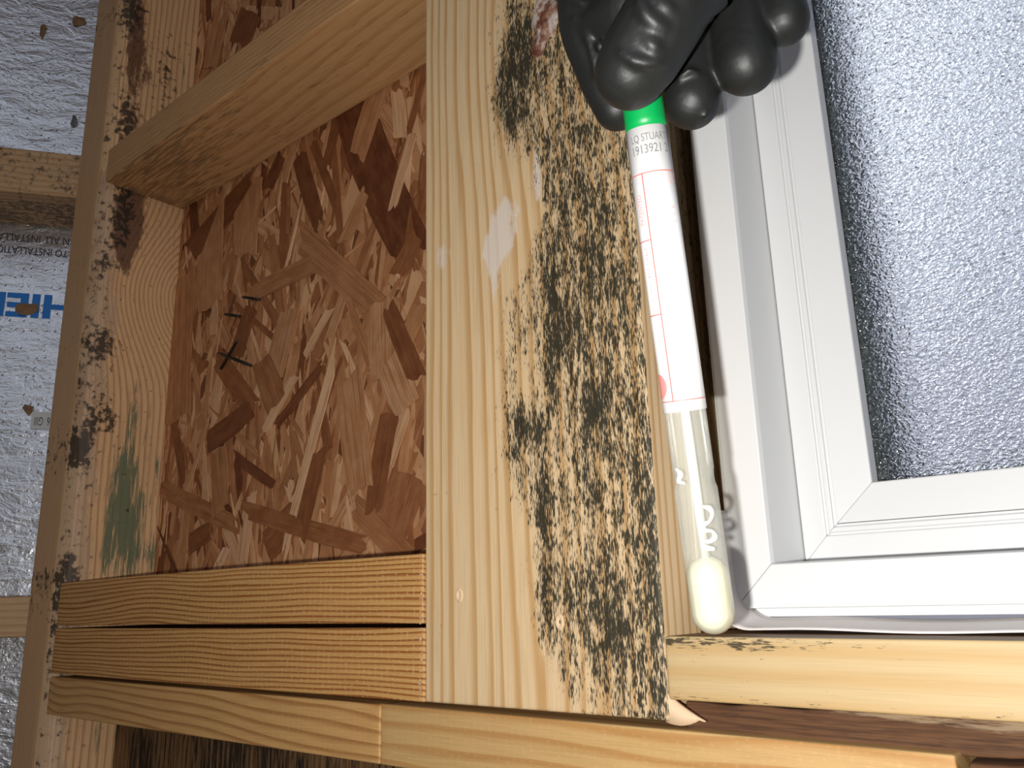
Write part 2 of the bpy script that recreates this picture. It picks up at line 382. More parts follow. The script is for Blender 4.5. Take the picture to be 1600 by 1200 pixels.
# window rectangle (outer edge of the frame face), mm
WX0, WX1, WZ0, WZ1 = -181.0, 420.0, -6.0, 690.0
# ---- OSB sheathing: core sheet with the window hole + strands
wall = empty('wall_back', (-575, OSB_Y, FZ), 'reddish brown strand board sheathing behind the studs', None, None, 'structure')
def core_piece(lo, hi):
    V = np.array([[x, y, z] for x in (lo[0], hi[0]) for y in (OSB_Y, OSB_Y + 11) for z in (lo[1], hi[1])], float)
    F = [[0, 1, 3, 2], [4, 6, 7, 5], [0, 4, 5, 1], [2, 3, 7, 6], [0, 2, 6, 4], [1, 5, 7, 3]]
    return new_mesh('sheathing_sheet', V, F, M_osb, wall, smooth=False)
core_piece((-2400, FZ), (WX0 - 3, 2500)); core_piece((WX1 + 3, FZ), (1270, 2500))
core_piece((WX0 - 3, FZ), (WX1 + 3, WZ0 - 8)); core_piece((WX0 - 3, WZ1 + 8), (WX1 + 3, 2500))

def strand_outline(k):
    r = random.Random(100 + k); sk0, sk1 = r.uniform(-.10, .10), r.uniform(-.10, .10)
    up = [(-0.5 + sk0, 0.5), (-0.2, 0.5 * r.uniform(.93, 1.02)), (0.15, 0.5 * r.uniform(.9, 1.03)), (0.5 + sk1, 0.5 * r.uniform(.75, 1))]
    dn = [(-0.5 - sk0, -0.5 * r.uniform(.8, 1)), (-0.15, -0.5 * r.uniform(.92, 1.03)), (0.2, -0.5 * r.uniform(.9, 1.03)), (0.5 - sk1, -0.5 * r.uniform(.75, 1))]
    jag = [(0.5 + r.uniform(-.06, .05), 0.5 * y) for y in (0.45, 0.1, -0.35)]; jagl = [(-0.5 + r.uniform(-.05, .06), 0.5 * y) for y in (-0.4, 0.05, 0.5)]
    pts = up + jag + dn[::-1] + jagl
    if k % 3 == 0: pts = [(x, y * (0.12 + 0.88 * (0.5 - x) ** 0.7 if x < .5 else .1)) for x, y in pts]      # tapering sliver
    elif k % 3 == 1: pts = [(x, y + 0.25 * x * x) for x, y in pts]
    return pts
OUT = [strand_outline(k) for k in range(18)]
def strand_mesh(k):
    P = OUT[k]; n = len(P); V = [(x, -0.5, y) for x, y in P] + [(x, 0.5, y) for x, y in P]
    F = [list(range(n)), [n + i for i in range(n)][::-1]] + [[(i + 1) % n, i, n + i, n + (i + 1) % n] for i in range(n)]
    me = bpy.data.meshes.new('strand'); me.from_pydata(V, [], F); me.update(); me.materials.append(M_strand); return me
# local axes: X along the strand, Y thickness, Z across
TPL = []
def strand_template(k, L, Wd):
    me = strand_mesh(k).copy()
    return me
SM = [None] * 18
def strand(cx, cz, ang, L, Wd, tone, lift, k, tilt=0.0):
    # meshes are kept for a few sizes, so the fibre texture stays at true scale
    key = (k, round(L / 12), round(Wd / 2))
    if key not in strand.cache:
        me = strand_mesh(k)
        s = np.array([max(1, key[1]) * 12, 0.7, max(1, key[2]) * 2]) / 1000
        for v in me.vertices: v.co = (v.co[0] * s[0], v.co[1] * s[1], v.co[2] * s[2])
        strand.cache[key] = me
    o = bpy.data.objects.new('strand', strand.cache[key]); COL.objects.link(o); o.parent = wall
    o.location = W((cx, OSB_Y - lift, cz)) - wall.location
    o.rotation_euler = (random.uniform(-tilt, tilt), ang, 0)
    o.color = (tone, tone, tone, 1); return o
strand.cache = {}
# strands that can be picked out in the photograph: (ends in the picture, width px, tone)
KNOWN = [((545, 160), (642, 400), 72, 0.06), ((600, 120), (560, 250), 30, 0.62), ((470, 372), (590, 480), 48, 0.52), ((300, 395), (395, 290), 30, 0.16),
         ((303, 300), (310, 405), 13, 0.05), ((527, 555), (446, 865), 14, 0.95), ((388, 800), (570, 852), 32, 0.34), ((255, 765), (372, 822), 30, 0.42),
         ((368, 712), (432, 760), 15, 0.10), ((328, 695), (398, 640), 30, 0.14), ((462, 590), (418, 672), 13, 0.92), ((502, 578), (438, 662), 11, 0.14),
         ((598, 470), (600, 590), 46, 0.66), ((548, 590), (566, 760), 46, 0.62), ((610, 650), (585, 800), 30, 0.24), ((655, 590), (610, 480), 28, 0.18),
         ((332, 320), (330, 480), 40, 0.62), ((282, 440), (276, 660), 46, 0.50), ((498, 410), (395, 460), 28, 0.48), ((392, 280), (384, 400), 40, 0.62),
         ((640, 640), (600, 760), 14, 0.86), ((625, 430), (655, 370), 26, 0.30), ((610, 560), (640, 640), 50, 0.70), ((500, 700), (470, 840), 30, 0.24),
         ((396, 770), (382, 880), 13, 0.88), ((645, 220), (618, 320), 14, 0.85), ((470, 250), (500, 350), 24, 0.12), ((520, 480), (478, 560), 12, 0.88),
         ((420, 300), (445, 240), 16, 0.12), ((560, 640), (540, 720), 26, 0.15), ((300, 850), (330, 830), 28, 0.22), ((612, 840), (640, 740), 60, 0.40),
         ((440, 640), (410, 560), 40, 0.40), ((340, 560), (400, 640), 30, 0.30), ((655, 300), (640, 420), 18, 0.26), ((395, 480), (370, 560), 20, 0.20),
         ((540, 380), (575, 300), 18, 0.58), ((455, 480), (430, 590), 30, 0.66), ((350, 800), (345, 700), 26, 0.50), ((420, 860), (470, 800), 40, 0.28),
         ((640, 870), (560, 790), 40, 0.46), ((660, 480), (625, 560), 24, 0.55), ((345, 30), (330, 110), 24, 0.6), ((395, 20), (375, 70), 34, 0.2)]
# bed of strands too many to single out: one joined part
Vb, Fb, Tb = [], [], []; n0 = 0
for i in range(4200):
    cx, cz = random.uniform(-812, -300), random.uniform(-260, 1080)
    ang = math.radians(90 + random.gauss(0, 26)); L = random.uniform(30, 120); wd = random.uniform(3, 15); tone = min(1, max(0, random.gauss(0.58, 0.20)))
    P = OUT[i % 18]; lift = random.uniform(0.1, 0.9); c, s = math.cos(ang), math.sin(ang); n = len(P)
    q = [(cx + (x * L) * c - (y * wd) * s, cz + (x * L) * s + (y * wd) * c) for x, y in P]
    Vb += [(a, OSB_Y - lift, b) for a, b in q] + [(a, OSB_Y - lift + 0.5, b) for a, b in q]; Tb += [tone] * (2 * n)
    Fb += [[n0 + j for j in range(n)]] + [[n0 + (j + 1) % n, n0 + j, n0 + n + j, n0 + n + (j + 1) % n] for j in range(n)]; n0 += 2 * n
o = new_mesh('under_strands', Vb, Fb, M_bulk, wall, smooth=False, attrs={'tone': Tb}); o['kind'] = 'stuff'
for i in range(300 - len(KNOWN)):
    cx, cz = random.uniform(-812, -320), random.uniform(0, 440) if i < 230 else random.uniform(440, 680)
    ang = -math.radians(90 + random.gauss(0, 24)); L = random.uniform(30, 130); wd = random.uniform(3, 16) if L > 50 else random.uniform(3, 8)
    if i % 3 == 0: L = random.uniform(16, 60); wd = random.uniform(1.5, 4.0)
    strand(cx, cz, ang, L, wd, min(1, max(0, random.gauss(0.60, 0.23))), random.uniform(1.0, 1.9), random.randrange(18), 0.03)
for a, b, wpx, tone in KNOWN:
    A, B = at(*a, OSB_Y), at(*b, OSB_Y); C = (A + B) / 2; dx, dz = B[0] - A[0], B[2] - A[2]
    th = math.atan2(dz, dx); ex, ey = b[0] - a[0], b[1] - a[1]; el = math.hypot(ex, ey); mx_, my_ = (a[0] + b[0]) / 2, (a[1] + b[1]) / 2
    q = at(mx_ - ey / el * wpx / 2, my_ + ex / el * wpx / 2, OSB_Y) - at(mx_ + ey / el * wpx / 2, my_ - ex / el * wpx / 2, OSB_Y)
    wmm = abs(q[0] * -math.sin(th) + q[2] * math.cos(th))
    strand(C[0], C[2], -th, math.hypot(dx, dz), wmm, tone, random.uniform(2.0, 2.6), random.choice([1, 2, 4, 5, 7, 8]), 0.01)

# ---- window_1: vinyl frame, sash, pebbled glass
win = empty('window_1', ((WX0 + WX1) / 2, 60, WZ0 - 4), 'white vinyl window with pebbled privacy glass right of the mouldy stud', None, None, 'structure')
def sweep_ring(prof, names, mat, gap=0.12):
    """prof: (inset, Y) going round the section; four mitred members"""
    n = len(prof)
    def corner(i, side):
        return {'bl': (WX0 + i, WZ0 + i), 'br': (WX1 - i, WZ0 + i), 'tl': (WX0 + i, WZ1 - i), 'tr': (WX1 - i, WZ1 - i)}[side]
    for nm, c0, c1, d in ((names[0], 'bl', 'tl', (0, 1)), (names[0], 'tr', 'br', (0, -1)), (names[1], 'br', 'bl', (-1, 0)), (names[1], 'tl', 'tr', (1, 0))):
        V = []
        for c, sg in ((c0, 1), (c1, -1)):
            for i, y in prof:
                x, z = corner(i, c); V.append((x + d[0] * gap * sg, y, z + d[1] * gap * sg))
        F = [[j, (j + 1) % n, n + (j + 1) % n, n + j] for j in range(n)] + [list(range(n))[::-1], [n + j for j in range(n)]]
        o = new_mesh(nm, V, F, mat, win, smooth=False)
        b = o.modifiers.new('edge', 'BEVEL'); b.width = 0.0005; b.segments = 2; b.limit_method = 'ANGLE'
sweep_ring([(-4, 125), (-4, 56), (-0.2, 56), (0, 50), (19.5, 50), (20.3, 53), (20.3, 96), (12, 96), (12, 125)], ('frame_jamb', 'frame_rail'), M_pvc)
sweep_ring([(20.8, 118), (20.8, 90.5), (32, 88.5), (33.2, 88.5), (33.4, 90), (34.6, 90), (34.8, 88.7), (37.2, 88.7), (37.4, 90.2), (38.8, 90.2), (38.8, 118)], ('sash_stile', 'sash_rail'), M_pvc, 0.06)
sweep_ring([(39.0, 112), (39.0, 89.2), (57, 90.8), (57.5, 91.5), (57.5, 101), (50, 101), (50, 112)], ('glazing_bead_upright', 'glazing_bead'), M_pvc, 0.06)
sweep_ring([(52, 112), (52, 105.5), (58.0, 105.5), (60.5, 112)], ('glazing_spacer_upright', 'glazing_spacer'), M_spacer, 0.0)
sweep_ring([(20, 150), (20, 126), (52, 113), (60, 113), (60, 150)], ('outer_stop_upright', 'outer_stop'), M_spacer, 0.0)
x0, x1, z0, z1 = WX0 + 52, WX1 - 52, WZ0 + 52, WZ1 - 52
V = np.array([(x, y, z) for x in (x0, x1) for y in (101.3, 105.0) for z in (z0, z1)], float)
F = [[0, 1, 3, 2], [4, 6, 7, 5], [0, 4, 5, 1], [2, 3, 7, 6], [0, 2, 6, 4], [1, 5, 7, 3]]
o = new_mesh('glass_pane', V, F, M_glass, win, smooth=False); o['label'] = 'pebbled privacy glass'

# ================================================================== FRAMING LUMBER
CX0, CX1, CB = -339.0, -191.5, -50.6     # mouldy centre stud
def sface(px, py): p = at(px, py, 0); return (p[0] - CX0, p[2])
def sspan(px, py): return (at(px + 5, py, 0)[0] - at(px - 5, py, 0)[0]) / 10, (at(px, py - 5, 0)[2] - at(px, py + 5, 0)[2]) / 10
def blob(u, z, px, py, sx, sy, amp=1.0, power=1.0):
    c = sface(px, py); a, b = sspan(px, py)
    return amp * np.exp(-((((u - c[0]) / (sx * a)) ** 2 + ((z - c[1]) / (sy * b)) ** 2) ** power))
# left border of the mould on the face, (picture point) -> (u, z)
EDGE = np.array([sface(*p) for p in [(792, -300), (788, -60), (775, 60), (765, 120), (770, 190), (800, 235), (838, 262), (835, 330), (812, 390), (785, 470), (775, 560), (776, 650), (778, 720), (800, 800), (838, 860), (822, 920), (835, 1000), (850, 1060), (880, 1110)]])
def centre_field(V):
    u, z, y = V[:, 0] - CX0, V[:, 2], V[:, 1]
    zz = np.stack([z / 160, u / 60, y / 60], 1)
    kn = sface(845, 60); fl_ = sface(818, 560)
    w = u + 9 * (fbm(zz * .7, 2, 3) - .5) + 15 * (fbm(np.stack([u / 20, z / 900, y / 90], 1), 2, 33) - .5)
    bend = 10 * np.exp(-(((z - kn[1]) / 90) ** 2)) * np.clip((u - 8) / 45, 0, 1)
    cath = np.sqrt((w - fl_[0] - 6) ** 2 + np.clip(fl_[1] - z, 0, None) ** 2 * 0.004 + 4)
    g = np.where(w < fl_[0] + 6, -1, 1) * cath / 9.6
    ring = g + bend / 9 + 20 + 0.16 * y
    eu = np.interp(z, EDGE[::-1, 1][np.argsort(EDGE[::-1, 1])], EDGE[::-1, 0][np.argsort(EDGE[::-1, 1])])
    wob = 10 * (fbm(np.stack([z / 22, u / 90, y * 0], 1), 3, 11) - .5)
    d = u - eu + wob
    mold = 0.20 * sstep(-22, 2, d) + 0.34 * sstep(-3, 12, d) + 0.10 * sstep(20, 60, d)
    mold += 0.11
    for b in [(865, 470, 14, 90, .32), (850, 410, 16, 60, .20), (858, 560, 16, 70, .22), (848, 760, 10, 90, .35), (820, 665, 20, 34, .38), (800, 700, 30, 60, .15), (800, 120, 34, 70, .38), (795, 200, 22, 34, .30),
              (850, 880, 14, 70, .35), (845, 980, 14, 40, .30), (860, 250, 25, 90, .16), (900, 300, 40, 120, .18), (930, 640, 26, 34, .36), (905, 930, 40, 60, .22), (960, 990, 30, 60, .26), (930, 800, 60, 120, .08), (680, 980, 10, 26, .34),
              (1010, 850, 20, 260, .18), (900, 520, 30, 60, .20), (940, 420, 30, 120, .12), (820, 40, 30, 50, .22), (690, 1000, 10, 30, .2)]:
        mold += blob(u, z, *b)
    for b in [(790, 350, 42, 60, .5), (760, 430, 70, 40, .18), (818, 590, 14, 46, .26), (740, 800, 60, 300, .10), (790, 1040, 60, 50, .25)]:
        mold -= blob(u, z, *b)
    mold = np.where(d < -30, np.clip(mold, 0, .30), mold)
    white = blob(u, z, 790, 340, 32, 58, .66) + blob(u, z, 690, 400, 30, 34, .52) + blob(u, z, 838, 270, 8, 60, .72) + blob(u, z, 772, 430, 12, 70, .56) + blob(u, z, 770, 390, 26, 30, .5) + blob(u, z, 835, 150, 6, 60, .35)
    grey = blob(u, z, 930, 640, 22, 30, .6) + blob(u, z, 1000, 900, 40, 200, .10) + blob(u, z, 800, 130, 30, 60, .22)
    amber = blob(u, z, 790, 215, 16, 30, .55) + blob(u, z, 830, 90, 18, 50, .35) + blob(u, z, 690, 772, 30, 3, .5)
    side = (u > (CX1 - CX0) - 0.8) & (y > 1.5)     # the pale narrow side towards the window
    mold = np.where(side, 0.10 + 0.55 * sstep(140, 250, z) + .30 * sstep(24, 34, y), mold)
    for a in (white, grey, amber): a[side] = 0
    ring = np.where(side, y / 6.5 + 0.4 * fbm(zz, 2, 9), ring)
    return {'ring': ring, 'mold': np.clip(mold, 0, 1.2), 'white': np.clip(white, 0, 1), 'grey': np.clip(grey, 0, 1), 'amber': np.clip(amber, 0, 1)}
stud = empty('wall_stud', ((CX0 + CX1) / 2, 19, CB), 'wide pine stud covered in black mould specks, beside the window', 'stud')
board('stud_body', (CX0, 0, CB), (CX1, 36, 1100), (1.3, 3, 4.0), 1.6, M_stud, centre_field, stud)
# knot torn out of the face
c = at(850, 38, 0); V, F = [], []
nr, na = 7, 26
V.append((c[0], -2.2, c[2]))
for i in range(1, nr + 1):
    for j in range(na):
        a = 2 * math.pi * j / na; r = i / nr; wob = 1 + 0.13 * math.sin(3 * a + 1) + 0.08 * math.sin(7 * a)
        V.append((c[0] + 3 * math.sin(a) * r + 11.5 * r * wob * math.cos(a), -2.6 * (1 - r ** 2) + 1.0 * (r > .99) + 0.9 * math.sin(5 * r + 3 * a), c[2] + 19 * r * wob * math.sin(a)))
F = [[0, 1 + (j + 1) % na, 1 + j] for j in range(na)] + [[1 + (i - 1) * na + j, 1 + (i - 1) * na + (j + 1) % na, 1 + i * na + (j + 1) % na, 1 + i * na + j] for i in range(1, nr) for j in range(na)]
new_mesh('knot', V, [f[::-1] for f in F], M_knot, stud)['label'] = 'torn reddish knot with a pale crust'
# sunk nail holes
for px, py in ((718, 930), (875, 972)):
    c = at(px, py, 0); V, F = [], []; prof = [(0.1, 0.1), (1.6, -0.1), (2.3, -0.9), (3.0, -0.7), (3.5, 0.2)]
    for r, y in prof:
        for j in range(16):
            a = 2 * math.pi * j / 16; V.append((c[0] + 0.72 * r * math.cos(a), y, c[2] + 1.15 * r * math.sin(a)))
    F = [[i * 16 + j, i * 16 + (j + 1) % 16, (i + 1) * 16 + (j + 1) % 16, (i + 1) * 16 + j] for i in range(len(prof) - 1) for j in range(16)] + [list(range(16))[::-1]]
    new_mesh('nail_dimple', V, [f[::-1] for f in F], M_splint, stud)
# splinter at the foot of the stud
V = []
for i in range(9):
    t = i / 8; x = CX1 - 2 + 17 * t; zt = -38 - 12 * t ** 0.7; zb = CB - 0.6 - 1.6 * math.sin(t * 3) + 3.0 * t * t
    if zb > zt - .3: zb = zt - .3
    V += [(x, 0.5 + 2 * t, zt), (x, 0.5 + 2 * t, zb), (x, 5, zt), (x, 5, zb)]
F = []
for i in range(8):
    a = 4 * i; b = a + 4; F += [[a, a + 1, b + 1, b], [a + 2, b + 2, b + 3, a + 3], [a, b, b + 2, a + 2], [a + 1, a + 3, b + 3, b + 1]]
F += [[0, 2, 3, 1], [32, 33, 35, 34]]
new_mesh('splinter', V, F, M_splint, stud)

# ---- trimmer standing behind the stud, beside the window
def trim_field(V):
    x, y, z = V.T
    return {'ring': y / 7 + 0.5 * fbm(V / 50, 2, 12), 'mold': 0.25 + 0.4 * fbm(V / 30, 2, 14), 'white': zeros(V), 'grey': zeros(V), 'amber': zeros(V)}
o = board('trimmer_stud', (CX1 - 38, 36.6, -15.8), (CX1 - 0.4, BY, 1100), (4, 2.5, 8), 1.5, M_stud, trim_field)
tag(o, 'shadowed trimmer behind the mouldy stud, in the gap beside the window frame', 'stud')

# ---- left stud
LX0, LX1 = -878.0, -812.0
def lblob(y, z, px, py, sx, sy, amp=1.0):
    c = atx(px, py, LX1); a = abs(atx(px + 4, py, LX1)[1] - atx(px - 4, py, LX1)[1]) / 8; b = abs(atx(px, py + 4, LX1)[2] - atx(px, py - 4, LX1)[2]) / 8
    return amp * np.exp(-(((y - c[1]) / (sx * a)) ** 2 + ((z - c[2]) / (sy * b)) ** 2))
def left_field(V):
    x, y, z = V.T
    k = atx(285, 470, LX1); dy, dz = y - k[1], z - k[2]
    dist = np.sqrt((dy / 1.0) ** 2 + (dz / 3.2) ** 2 + 3)
    far = (k[1] - y) + 60
    wt = np.exp(-(dz / 75.0) ** 2)
    ring = wt * dist / 4.6 + (1 - wt) * (far / 6.5) + 8 + 0.8 * fbm(np.stack([y / 30, z / 120, x / 30], 1), 2, 4)
    front = x < LX1 - 14
    ring = np.where((y < 1.5) & front, x / 3.6 + 0.5 * fbm(np.stack([x / 20, z / 150, y], 1), 2, 8), ring)
    fs = (x > LX1 - 13)
    n = fbm(np.stack([y / 12, z / 30, x / 12], 1), 3, 21)
    pale = np.clip(1.1 - y / 38 + .5 * (n - .5), 0, 1) * fs * (0.35 + 0.65 * sstep(480, 380, z))
    bark = np.zeros(len(V)); green = np.zeros(len(V)); mold = (0.12 + .35 * sstep(40, 5, y) * n) * fs
    for b in [(205, 335, 30, 80, .95), (212, 70, 28, 140, .72), (240, 130, 16, 40, .30), (195, 400, 12, 40, .5), (120, 700, 10, 40, .45), (175, 560, 10, 30, .4), (110, 1100, 8, 50, .5), (160, 640, 10, 90, .2)]: bark += lblob(y, z, *b)
    for b in [(190, 760, 28, 100, .72), (205, 850, 30, 90, .70), (210, 640, 10, 70, .5), (232, 680, 6, 70, .45), (246, 725, 6, 40, .55), (240, 860, 10, 60, .5), (165, 860, 10, 60, .5), (290, 110, 8, 30, .5), (230, 310, 12, 30, .25), (150, 1160, 10, 50, .6), (180, 1170, 10, 60, .6)]: green += lblob(y, z, *b)
    for b in [(160, 540, 26, 26, .5), (150, 650, 18, 40, .4), (125, 700, 14, 40, .6), (175, 660, 10, 26, .5), (200, 190, 20, 40, .5), (195, 330, 20, 70, .5), (100, 940, 12, 60, .5), (105, 900, 20, 20, .4), (160, 410, 12, 20, .4), (260, 120, 20, 50, .35), (205, 20, 20, 40, .5), (95, 1060, 10, 20, .5)]: mold += lblob(y, z, *b)
    return {'ring': ring, 'pale': pale, 'bark': np.clip(bark * fs, 0, 1), 'green': np.clip(green * fs, 0, 1), 'mold': np.clip(mold, 0, 1)}
def left_deform(V):
    V = V.copy(); x, y, z = V[:, 0], V[:, 1], V[:, 2]
    # wany arris: the room-side corner is knocked off
    t = np.clip((x - (LX1 - 16)) / 16, 0, 1) * np.clip((14 - y) / 14, 0, 1)
    V[:, 1] += 6 * t ** 1.5 * (0.6 + 0.8 * fbm(np.stack([z / 60, z * 0, z * 0], 1), 2, 2)); V[:, 0] -= 2.5 * t
    V[:, 0] += (fbm(np.stack([y / 9, z / 20, y * 0], 1), 3, 40) - .5) * 2.2 * sstep(55, 0, y) * (x > LX1 - 3)
    V[:, 0] += -0.004 * (z - 300) * np.clip((LX1 - 40 - x) / 26, 0, 1)
    return V
board('corner_stud', (LX0, 0, -260), (LX1, OSB_Y, 1100), (2.2, 1.6, 4.5), 2.0, M_left, left_field, None, 0, left_deform)
tag(bpy.data.objects['corner_stud'], 'dirty waney stud with green stains at the left, in front of foil', 'stud')

# ---- blocking and plates
def edge_field(sp, seed, tilt=0.0, wav=3.0, mold=0.0):
    def f(V):
        x, y, z = V.T; n = fbm(np.stack([x / 130, z / 60, y / 60], 1), 2, seed) - .5
        r = {'ring': (z + tilt * (x + 600) + wav * n * 2 + 0.9 * sp * (fbm(np.stack([x / 900, z / (1.7 * sp), y / 60], 1), 2, seed + 7) - .5)) / sp + y / 14}
        if mold: r['mold'] = mold * (0.4 + fbm(np.stack([x / 60, z / 20, y / 20], 1), 2, seed + 3))
        return r
    return f

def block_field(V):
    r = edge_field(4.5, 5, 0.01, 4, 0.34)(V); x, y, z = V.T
    r['mold'] = r['mold'] + 0.34 * (z < 429) * sstep(-480, -720, x + 1.5 * y); return r  # underside: stain streaks on the left half, also painting in its shade
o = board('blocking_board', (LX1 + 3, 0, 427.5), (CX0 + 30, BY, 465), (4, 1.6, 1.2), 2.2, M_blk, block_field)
def lift_block(o): pass
for v in o.data.vertices:      # the stud laps over the far end: keep that end behind it
    pass
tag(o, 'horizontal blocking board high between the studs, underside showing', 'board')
# keep the blocking clear of the centre stud
def clip_right(o, xmax):
    ox = o.location.x
    for v in o.data.vertices:
        if v.co.x + ox > xmax / 1000: v.co.x = xmax / 1000 - ox
clip_right(o, CX0 - 0.6)
def mk_plate(name, x0_, x1_, z0_, z1_, zr, mat, fld, label, cat='board', yf=0.0, cell=(5, 4, 0.9), grp=None):
    o = board(name, (x0_, yf, z0_), (x1_, BY, z1_), cell, 1.1, mat, fld, None, 1.1 if name == 'rotten_board' else 0.0,
              (lambda V: np.stack([V[:, 0], V[:, 1], V[:, 2] + zr(V[:, 0])], 1)) if zr else None)
    return tag(o, label, cat, grp)
mk_plate('header_board', LX1 + 2, CX0 - 1.5, -10.4, 27.2, lambda x: 0.6 * np.sin((x + 812) / 150), M_sawn, edge_field(3.4, 15, 0.006, 5.0), 'upper of the two sawn boards butted against the mouldy stud')
mk_plate('header_board', LX1 + 1, CX0 - 0.6, -50.6, -12.4, lambda x: -0.3 * np.sin((x + 812) / 170), M_sawn, edge_field(3.1, 16, -0.004, 5.0), 'lower of the two sawn boards butted against the mouldy stud')
def plate_field(V):
    x, y, z = V.T
    n = fbm(np.stack([x / 140, z / 40, y / 40], 1), 2, 61) - .5
    e = np.clip((x + 812) / 90, 0, 1)
    return {'ring': (z + 0.035 * (x + 600) + 9 * n + 7 * np.sin((x + 812) / 26) * (1 - e) ** 1.5) / 6.4 + y / 15}
mk_plate('bottom_plate', LX1 + 1, -374.6, -84.5, -53.6, None, M_plate, plate_field, 'long wavy grained plate under the sawn boards, left of the butt joint')
mk_plate('bottom_plate', -373.8, -82, -84.5, -53.2, lambda x: -1.2 * (x + 373) / 290, M_plate2, edge_field(9.5, 27, 0.012, 5), 'pale plate below the mouldy stud and window, right of the butt joint')
def sill_field(V):
    x, y, z = V.T; n = fbm(np.stack([x / 200, z / 30, y / 40], 1), 2, 71) - .5
    top = sstep(-19.5, -16.2, z)
    mold = 0.22 * sstep(-24, -18, z) * sstep(-60, -150, x) + 0.06 + 0.45 * np.exp(-((z + 19) / 2.6) ** 2) * np.exp(-((x + 160) / 55) ** 2) + 0.28 * np.exp(-((z + 41) / 2.5) ** 2)
    mold += 0.12 * sstep(-100, -190, x)
    return {'ring': (z + 0.012 * x + 5 * n) / 9.5 + y / 30, 'dirt': 0.62 * top * (y > 1.0) + 0.2 * top, 'mold': np.clip(mold, 0, 1)}
mk_plate('window_sill_board', CX1 + 0.4, 430, -42, -16.2, lambda x: -0.006 * (x + 190), M_sill, sill_field, 'yellow pine sill board under the window with black specks on its edge')
def rot_field(V):
    x, y, z = V.T
    return {'ring': z / 3 + y / 8 + 2 * fbm(np.stack([x / 60, z / 12, y / 12], 1), 2, 8), 'pale': 0.75 * sstep(-49.5, -43.5, z) * sstep(-150, -90, x) * sstep(40, -40, x) + .1 * vnoise(V / 20)}
mk_plate('rotten_board', CX1 + 3, 430, -55.5, -43.4, None, M_rot, rot_field, 'dark rotten strip of wood wedged under the sill board', yf=9.0, cell=(3, 3, 1.2))
mk_plate('rotten_board', -79, 430, -84, -56.5, None, M_rot, rot_field, 'dark rotten board end at the lower right corner', yf=3.0, cell=(4, 4, 2))
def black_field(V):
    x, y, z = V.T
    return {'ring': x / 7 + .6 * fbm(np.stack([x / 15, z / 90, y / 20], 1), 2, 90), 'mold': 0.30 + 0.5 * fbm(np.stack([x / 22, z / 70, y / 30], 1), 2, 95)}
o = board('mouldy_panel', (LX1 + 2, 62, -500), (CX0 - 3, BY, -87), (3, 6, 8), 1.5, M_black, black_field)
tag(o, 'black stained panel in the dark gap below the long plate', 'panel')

# ragged saw fibres on the ends of the two sawn boards and at the plate end
rr = random.Random(5)
for (zlo, zhi, host, cnt, x_) in ((-10, 26, 'header_board', 26, CX0 - 2.5), (-50, -13, 'header_board.001', 44, CX0 - 3.0), (-84, -56, 'bottom_plate.001', 34, -83)):
    V, F = [], []; n0 = 0
    for i in range(cnt):
        z = rr.uniform(zlo, zhi); L = rr.uniform(1.5, 4.2) if cnt < 40 else rr.uniform(2, 5); x = x_ + rr.uniform(-1.6, 0.6); h = rr.uniform(.3, .9); dz = rr.uniform(-2, 2); y = -rr.uniform(0.2, 1.2)
        V += [(x - L * .4, 0.3, z - h), (x - L * .4, 0.3, z + h), (x + L * .5, y, z + dz), (x, 1.0, z - h), (x, 1.0, z + h)]
        F += [[n0, n0 + 2, n0 + 1], [n0 + 3, n0 + 4, n0 + 2], [n0, n0 + 3, n0 + 2], [n0 + 1, n0 + 2, n0 + 4], [n0, n0 + 1, n0 + 4, n0 + 3]]; n0 += 5
    h_ = bpy.data.objects[host]
    o = new_mesh('frayed_fibres', V, F, M_splint, h_, smooth=False); o['kind'] = 'stuff'

# ---- nails poking through the sheathing
for i, (a, b, lab) in enumerate([((378, 464), (405, 468), 'dark nail point poking from the strand board, uppermost'), ((350, 491), (374, 494), 'dark nail point poking from the strand board, second from the top'),
                                 ((340, 551), (392, 571), 'long dark nail crossing another on the strand board'), ((372, 530), (345, 576), 'dark nail slanting under the long crossing nail')]):
    A, B = at(*a, OSB_Y - 5 - i * 0.9), at(*b, OSB_Y - 3.5)
    V, F = tube_path([B, (A + B) / 2, A + (B - A) * .12, A], [1.5, 1.5, 1.4, 0.5], 8)
    o = new_mesh('nail', V, F, M_steel); tag(o, lab, 'nail', 'nails through the strand board')

# ================================================================== FOIL INSULATION at the far left (angled panel)
d56 = math.radians(56); PD = np.array([math.cos(d56), math.sin(d56), 0]); PN = np.array([-PD[1], PD[0], 0])   # along, away from the room
P0 = pz(127, 242, 955)
def panel(s, dep, z): p = P0 + PD * s + PN * dep; return np.array([p[0], p[1], z])
def hit(px, py, dep):
    r = ray(px, py) * 1000; o_ = np.array([0, -DW * 1000, 0]); q = P0 + PN * dep
    t = ((q - o_) @ PN) / (r @ PN); p = o_ + r * t; return (p - q) @ PD, p[2]
def panel_box(name, s0, s1, d0, d1, z0_, z1_, cell, r, mat, fld, label, cat, rough=0):
    V, F = box_grid((s0, d0, z0_), (s1, d1, z1_), cell, r); A = fld(V)
    base = np.array([(s0 + s1) / 2, d0, z0_])
    o = new_mesh(name, V, F, mat, None, base, attrs=A); o.location = W(panel(base[0], base[1], base[2])); o.rotation_euler = (0, 0, d56)
    return tag(o, label, cat)
SR = 8
fo = panel_box('insulation_panel', -620, 62, 92, 120, -500, 1090, (12, 8, 12), 1.5, M_foil, lambda V: {}, 'silver foil insulation panel with blue upside-down lettering at the left', 'insulation')
z_a, z_b = hit(60, 235, 0)[1], hit(60, 303, 0)[1]
